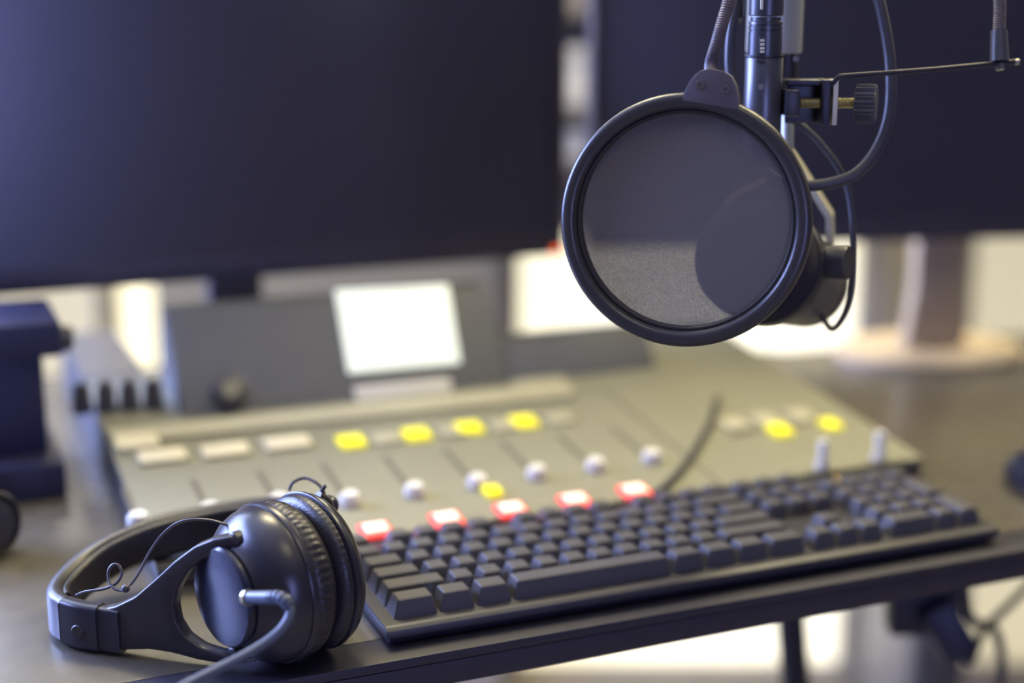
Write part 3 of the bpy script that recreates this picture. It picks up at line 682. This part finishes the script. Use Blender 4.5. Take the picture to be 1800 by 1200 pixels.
with mk('shell', 'plug', pg) as bm:
    a = vl(28); lathe(bm, [(0, 0.0095), (0.0006, 0.0101), (0.05, 0.0099), (0.062, 0.008), (0.075, 0.0045), (0.078, 0.0)], a, UPZ, 40)
def onbar(x, y, r):   # point on the barrel front
    c = vl(y); p = onplane(x, y, c - HD * r * 0.96, HD); return p
with mk('release_window', 'mic_black', pg) as bm: cbox(bm, onbar(1340, 79, 0.0102), 0.0040, 0.0016, 0.0096, 0.0003)
for y in (71, 78, 85, 91):
    with mk('window_mark', 'white_mark', pg) as bm: cbox(bm, onbar(1340, y, 0.0109), 0.0026, 0.0010, 0.0014, 0.0002)
with mk('slot', 'mic_black', pg) as bm: cbox(bm, onbar(1337, 107, 0.0114), 0.0052, 0.0014, 0.0020, 0.0006)
with mk('set_screw', 'chrome', pg) as bm: cyl(bm, onbar(1337, 153, 0.0120), onbar(1337, 153, 0.0100), 0.0018, 16)
with mk('engraved_tab', 'white_mark', pg) as bm: cbox(bm, onbar(1339, 8, 0.0106), 0.0016, 0.0008, 0.0055, 0.0002)

# ------------------------------------------------------------------ pop filter
DF = 0.844
pc_ = PD(1203, 388, DF)
th = math.radians(17)
NF = (-(HD * math.cos(th)) - RT * math.sin(th)).normalized()       # faces the camera, turned a little to the left
NF = (NF + UPZ * 0.10).normalized()
lean = math.radians(8)
e1 = UPZ - NF * UPZ.dot(NF); e1.normalize(); e2 = NF.cross(e1)      # e2 to the left or right
if e2.dot(RT) < 0: e2 = -e2
fu = (e1 * math.cos(lean) + e2 * math.sin(lean)).normalized(); fr = (e2 * math.cos(lean) - e1 * math.sin(lean)).normalized()
RO = 0.0714
pf = empty('pop_filter', pc_ - fu * RO); tag(pf, 'round black pop filter on a gooseneck in front of the microphone', 'pop filter')
def ringprof(r0, r1, h0, h1, n=14):
    out = []
    for k in range(n + 1):
        a = 2 * PI * k / n
        ca, sa = math.cos(a), math.sin(a)
        sq = lambda t: math.copysign(abs(t) ** 0.7, t)
        out.append(((h0 + h1) / 2 + sq(sa) * (h1 - h0) / 2, (r0 + r1) / 2 + sq(ca) * (r1 - r0) / 2))
    return out
def ring(part, material, r0, r1, h0, h1, parent=pf):
    bm = bmesh.new(); t = bmesh.new(); prof = ringprof(r0, r1, h0, h1)[:-1]; m_ = len(prof); N = 96; R = []
    for k in range(N):
        a = 2 * PI * k / N; d = fr * math.cos(a) + fu * math.sin(a)
        R.append([t.verts.new(pc_ + d * r + NF * s) for (s, r) in prof])
    for k in range(N):
        for q in range(m_): t.faces.new([R[k][q], R[k][(q + 1) % m_], R[(k + 1) % N][(q + 1) % m_], R[(k + 1) % N][q]])
    merge(bm, t); return obj(part, bm, material, parent)
ring('hoop', 'ring', RO - 0.0095, RO, -0.0065, 0.0055)
ring('inner_hoop', 'ring', RO - 0.0118, RO - 0.0090, -0.0060, 0.0015)
bm = bmesh.new(); t = bmesh.new(); RS = RO - 0.0095
cvt = t.verts.new(pc_ - NF * 0.0030); prev = None; rows = []
for j in range(1, 9):
    r = RS * j / 8; rows.append([t.verts.new(pc_ + (fr * math.cos(2 * PI * k / 64) + fu * math.sin(2 * PI * k / 64)) * r - NF * 0.0030) for k in range(64)])
for k in range(64): t.faces.new([cvt, rows[0][k], rows[0][(k + 1) % 64]])
for A, Bq in zip(rows, rows[1:]):
    for k in range(64): t.faces.new([A[k], Bq[k], Bq[(k + 1) % 64], A[(k + 1) % 64]])
merge(bm, t); obj('mesh_screen', bm, 'pop_cloth', pf)
# bracket plate at the top
hb = pc_ + fu * (RO + 0.0045) + fr * 0.003
pts = []
def hub(du, dv): return hb + fr * du + fu * dv - NF * 0.002
prof = [(-0.0165, -0.011), (-0.0150, -0.004)] + [(-0.0125 + 0.0, 0.0025), (-0.009, 0.0072), (-0.004, 0.0092), (0.004, 0.0092), (0.009, 0.0072), (0.0125, 0.0025)] + [(0.0150, -0.004), (0.0165, -0.011)]
with mk('bracket', 'ring_bracket', pf) as bm: prism(bm, [hub(*q) for q in prof], NF * 0.0075, 0.0012)
bkt = C.objects[-1]
for q in ((-0.0072, -0.0005), (0.0072, -0.0005)):
    with mk('bracket_screw', 'screw_dull', bkt) as bm:
        p = hub(*q) + NF * 0.0072
        lathe(bm, [(0, 0.0026), (0.0009, 0.0024), (0.0009, 0.0013), (0.0002, 0.0011), (0.0002, 0)], p, NF, 18)
GOOSE = [hub(-0.001, 0.002) + NF * 0.0035, PD(1249, 115, 0.842), PD(1261, 72, 0.842), PD(1276, 20, 0.844), PD(1300, -50, 0.848), PD(1370, -150, 0.857), PD(1480, -215, 0.867), PD(1600, -205, 0.877), PD(1700, -140, 0.884), PD(1748, -60, 0.888), PD(1757, 0, 0.889), PD(1756, 58, 0.889)]
with mk('gooseneck', 'ring_bracket', pf) as bm: tube(bm, GOOSE, 0.0036, 14, 40, rfun=lambda i: 1.0 + 0.06 * math.sin(i * 2.1))
with mk('ferrule', 'barrel', pf) as bm: cyl(bm, PD(1757, 108, 0.889), PD(1756, 54, 0.889), 0.0056, 24, 0.0048)
with mk('bar', 'steel_dark', pf) as bm:
    a, b_ = PD(1492, 133, 0.872), PD(1768, 110, 0.889)
    tube(bm, [PD(1462, 150, 0.874), PD(1474, 136, 0.872), a, PD(1630, 123, 0.880), b_, PD(1780, 108, 0.889)], 0.0015, 10, 6)
with mk('bar_end', 'chrome', pf) as bm: bmesh.ops.create_uvsphere(bm, u_segments=16, v_segments=10, radius=0.0020, matrix=Matrix.Translation(PD(1788, 109, 0.889)))
with mk('bar_nut', 'chrome', pf) as bm: cyl(bm, PD(1758, 123, 0.889), PD(1757, 112, 0.889), 0.0028, 6)
# clamp
def cb_(x0, x1, y0, y1, d, dd, material, part, bev=0.0008):
    a = PD(x0, y1, d); b_ = onplane(x1, y0, a, HD)
    with mk(part, material, pf) as bm:
        o = Vector(a); box(bm, o, RT * (b_ - a).dot(RT), HD * dd, UPZ * (b_.z - a.z), bev)
cb_(1384, 1478, 141, 150, 0.877, 0.018, 'steel_dark', 'clamp_arm')
cb_(1445, 1462, 141, 220, 0.875, 0.022, 'steel_dark', 'clamp_jaw')
cb_(1462, 1475, 141, 220, 0.878, 0.014, 'strap', 'clamp_plate', 0.0005)
cb_(1380, 1447, 150, 216, 0.894, 0.004, 'mic_black', 'clamp_back')
cb_(1380, 1408, 158, 205, 0.874, 0.018, 'mic_black', 'clamp_pad', 0.002)
with mk('clamp_screw', 'brass', pf) as bm: tube(bm, [PD(1405, 181, 0.882), PD(1455, 181, 0.882), PD(1506, 181, 0.882)], 0.0030, 14, 30, rfun=lambda i: 1.06 if i % 2 else 0.88)
with mk('clamp_knob', 'knob_dark', pf) as bm:
    o_ = PD(1503, 182, 0.882); ax_ = (RT - HD * 0.35).normalized()
    lathe(bm, [(0, 0), (0, 0.0085), (0.0008, 0.0108), (0.0110, 0.0112), (0.0125, 0.0104), (0.0128, 0.0)], o_, ax_, 112, lambda s, a: (0.0005 * (1 if math.sin(28 * a) > 0 else -1)) if 0.0005 < s < 0.012 else 0)

# ------------------------------------------------------------------ microphone
A_, B_ = PD(1302, 446, 0.887), PD(1410, 497, 0.982)
MA = (B_ - A_).normalized()
mic = empty('microphone', A_ - UPZ * 0.04); tag(mic, 'dark broadcast microphone on a metal yoke behind the pop filter', 'microphone')
with mk('windscreen', 'mic_foam', mic) as bm: lathe(bm, [(0, 0), (0.001, 0.018), (0.005, 0.029), (0.012, 0.0345), (0.022, 0.0362), (0.036, 0.0360), (0.0365, 0.0)], A_, MA, 48)
with mk('collar', 'mic_black', mic) as bm: lathe(bm, [(0.0355, 0.0), (0.0355, 0.0365), (0.0375, 0.0372), (0.047, 0.0372), (0.049, 0.0360), (0.050, 0.033), (0.050, 0)], A_, MA, 48)
with mk('body', 'mic_grey', mic) as bm: lathe(bm, [(0.049, 0.0), (0.049, 0.0322), (0.054, 0.0318), (0.085, 0.0308), (0.100, 0.0300), (0.103, 0.0295)], A_, MA, 48)
with mk('end_cap', 'mic_black', mic) as bm: lathe(bm, [(0.1025, 0.0287), (0.106, 0.0290), (0.118, 0.0284), (0.124, 0.0255), (0.126, 0.018), (0.1265, 0)], A_, MA, 48)
sdv = MA.cross(UPZ).normalized()
if sdv.dot(RT) < 0: sdv = -sdv
pv = A_ + MA * 0.060
kn = PD(1476, 461, 0.920)
with mk('pivot', 'mic_black', mic) as bm: cyl(bm, PD(1420, 470, 0.934), PD(1448, 463, 0.924), 0.009, 20)
with mk('tension_knob', 'mic_black', mic) as bm:
    a, b_ = PD(1452, 461, 0.916), PD(1492, 462, 0.908); L = (b_ - a).length
    lathe(bm, [(0, 0.0), (0, 0.0096), (0.0005, 0.0102), (L - 0.001, 0.0104), (L, 0.0098), (L, 0.0)], a, b_ - a, 28)
# bent strap of the yoke
SPX = [(1384, 258), (1405, 288), (1463, 380), (1464, 470)]
sp_ = [PD(x, y, 0.950) for x, y in SPX]
with mk('yoke', 'strap', mic) as bm:
    wv = (HD * 0.9 + RT * 0.25).normalized() * 0.018; tk = 0.0042
    offs = []
    for i, p in enumerate(sp_):
        d = (sp_[min(i + 1, 3)] - sp_[max(i - 1, 0)]).normalized(); nn = d.cross(wv).normalized()
        if nn.dot(RT) > 0: nn = -nn
        offs.append(p + nn * tk)
    prism(bm, sp_ + offs[::-1], wv, 0.0006)
with mk('yoke', 'mic_black', mic) as bm:      # the far arm of the yoke, down the other side of the body
    mirror = []
    q0 = sp_[0]; mid = A_ + MA * 0.062 - sdv * 0.0345
    pth = [q0, q0 - sdv * 0.02 - UPZ * 0.018 + MA * 0.02, mid + UPZ * 0.038, mid]
    tube(bm, pth, 0.0035, 10, 6)
with mk('swivel', 'pole', mic) as bm: cyl(bm, PD(1383, 262, 0.924), PD(1384, 205, 0.927), 0.0040, 20)
bm = bmesh.new()
tube(bm, [PD(1381, 211, 0.918), PD(1396, 213, 0.917), PD(1420, 230, 0.917), PD(1447, 258, 0.917), PD(1472, 292, 0.917), PD(1488, 325, 0.917), PD(1496, 365, 0.917), PD(1499, 410, 0.917), PD(1499, 465, 0.918), PD(1496, 510, 0.922), PD(1488, 543, 0.932), PD(1475, 568, 0.942), PD(1462, 578, 0.952), PD(1451, 566, 0.957), PD(1438, 545, 0.962)], 0.0019, 12)
tag(obj('microphone_cable', bm, 'rubber'), 'thin black cable hooking down into the rear of the microphone', 'cable')
bm = bmesh.new(); tp = vl(28) + UPZ * 0.076
tube(bm, [Vector((pc.x - 0.028, pc.y - 0.01, ZC - 0.005)), Vector((pc.x - 0.030, pc.y - 0.02, 1.6)), PD(1305, -90, 0.902), PD(1297, -20, 0.897), PD(1288, 40, 0.894), PD(1283, 100, 0.894), PD(1288, 155, 0.895), PD(1301, 200, 0.899), PD(1318, 250, 0.904), PD(1340, 295, 0.904), PD(1372, 318, 0.900), PD(1415, 326, 0.896), PD(1460, 322, 0.894), PD(1505, 305, 0.892), PD(1540, 265, 0.892), PD(1562, 205, 0.892), PD(1566, 130, 0.892), PD(1556, 50, 0.892), PD(1535, -30, 0.892), PD(1490, -130, 0.887), PD(1420, -230, 0.882), PD(1360, -210, 0.878), tp - UPZ * 0.002], 0.0034, 14, 8)
tag(obj('looped_cable', bm, 'rubber'), 'thick dark cable looping behind the pop filter from the pole', 'cable')
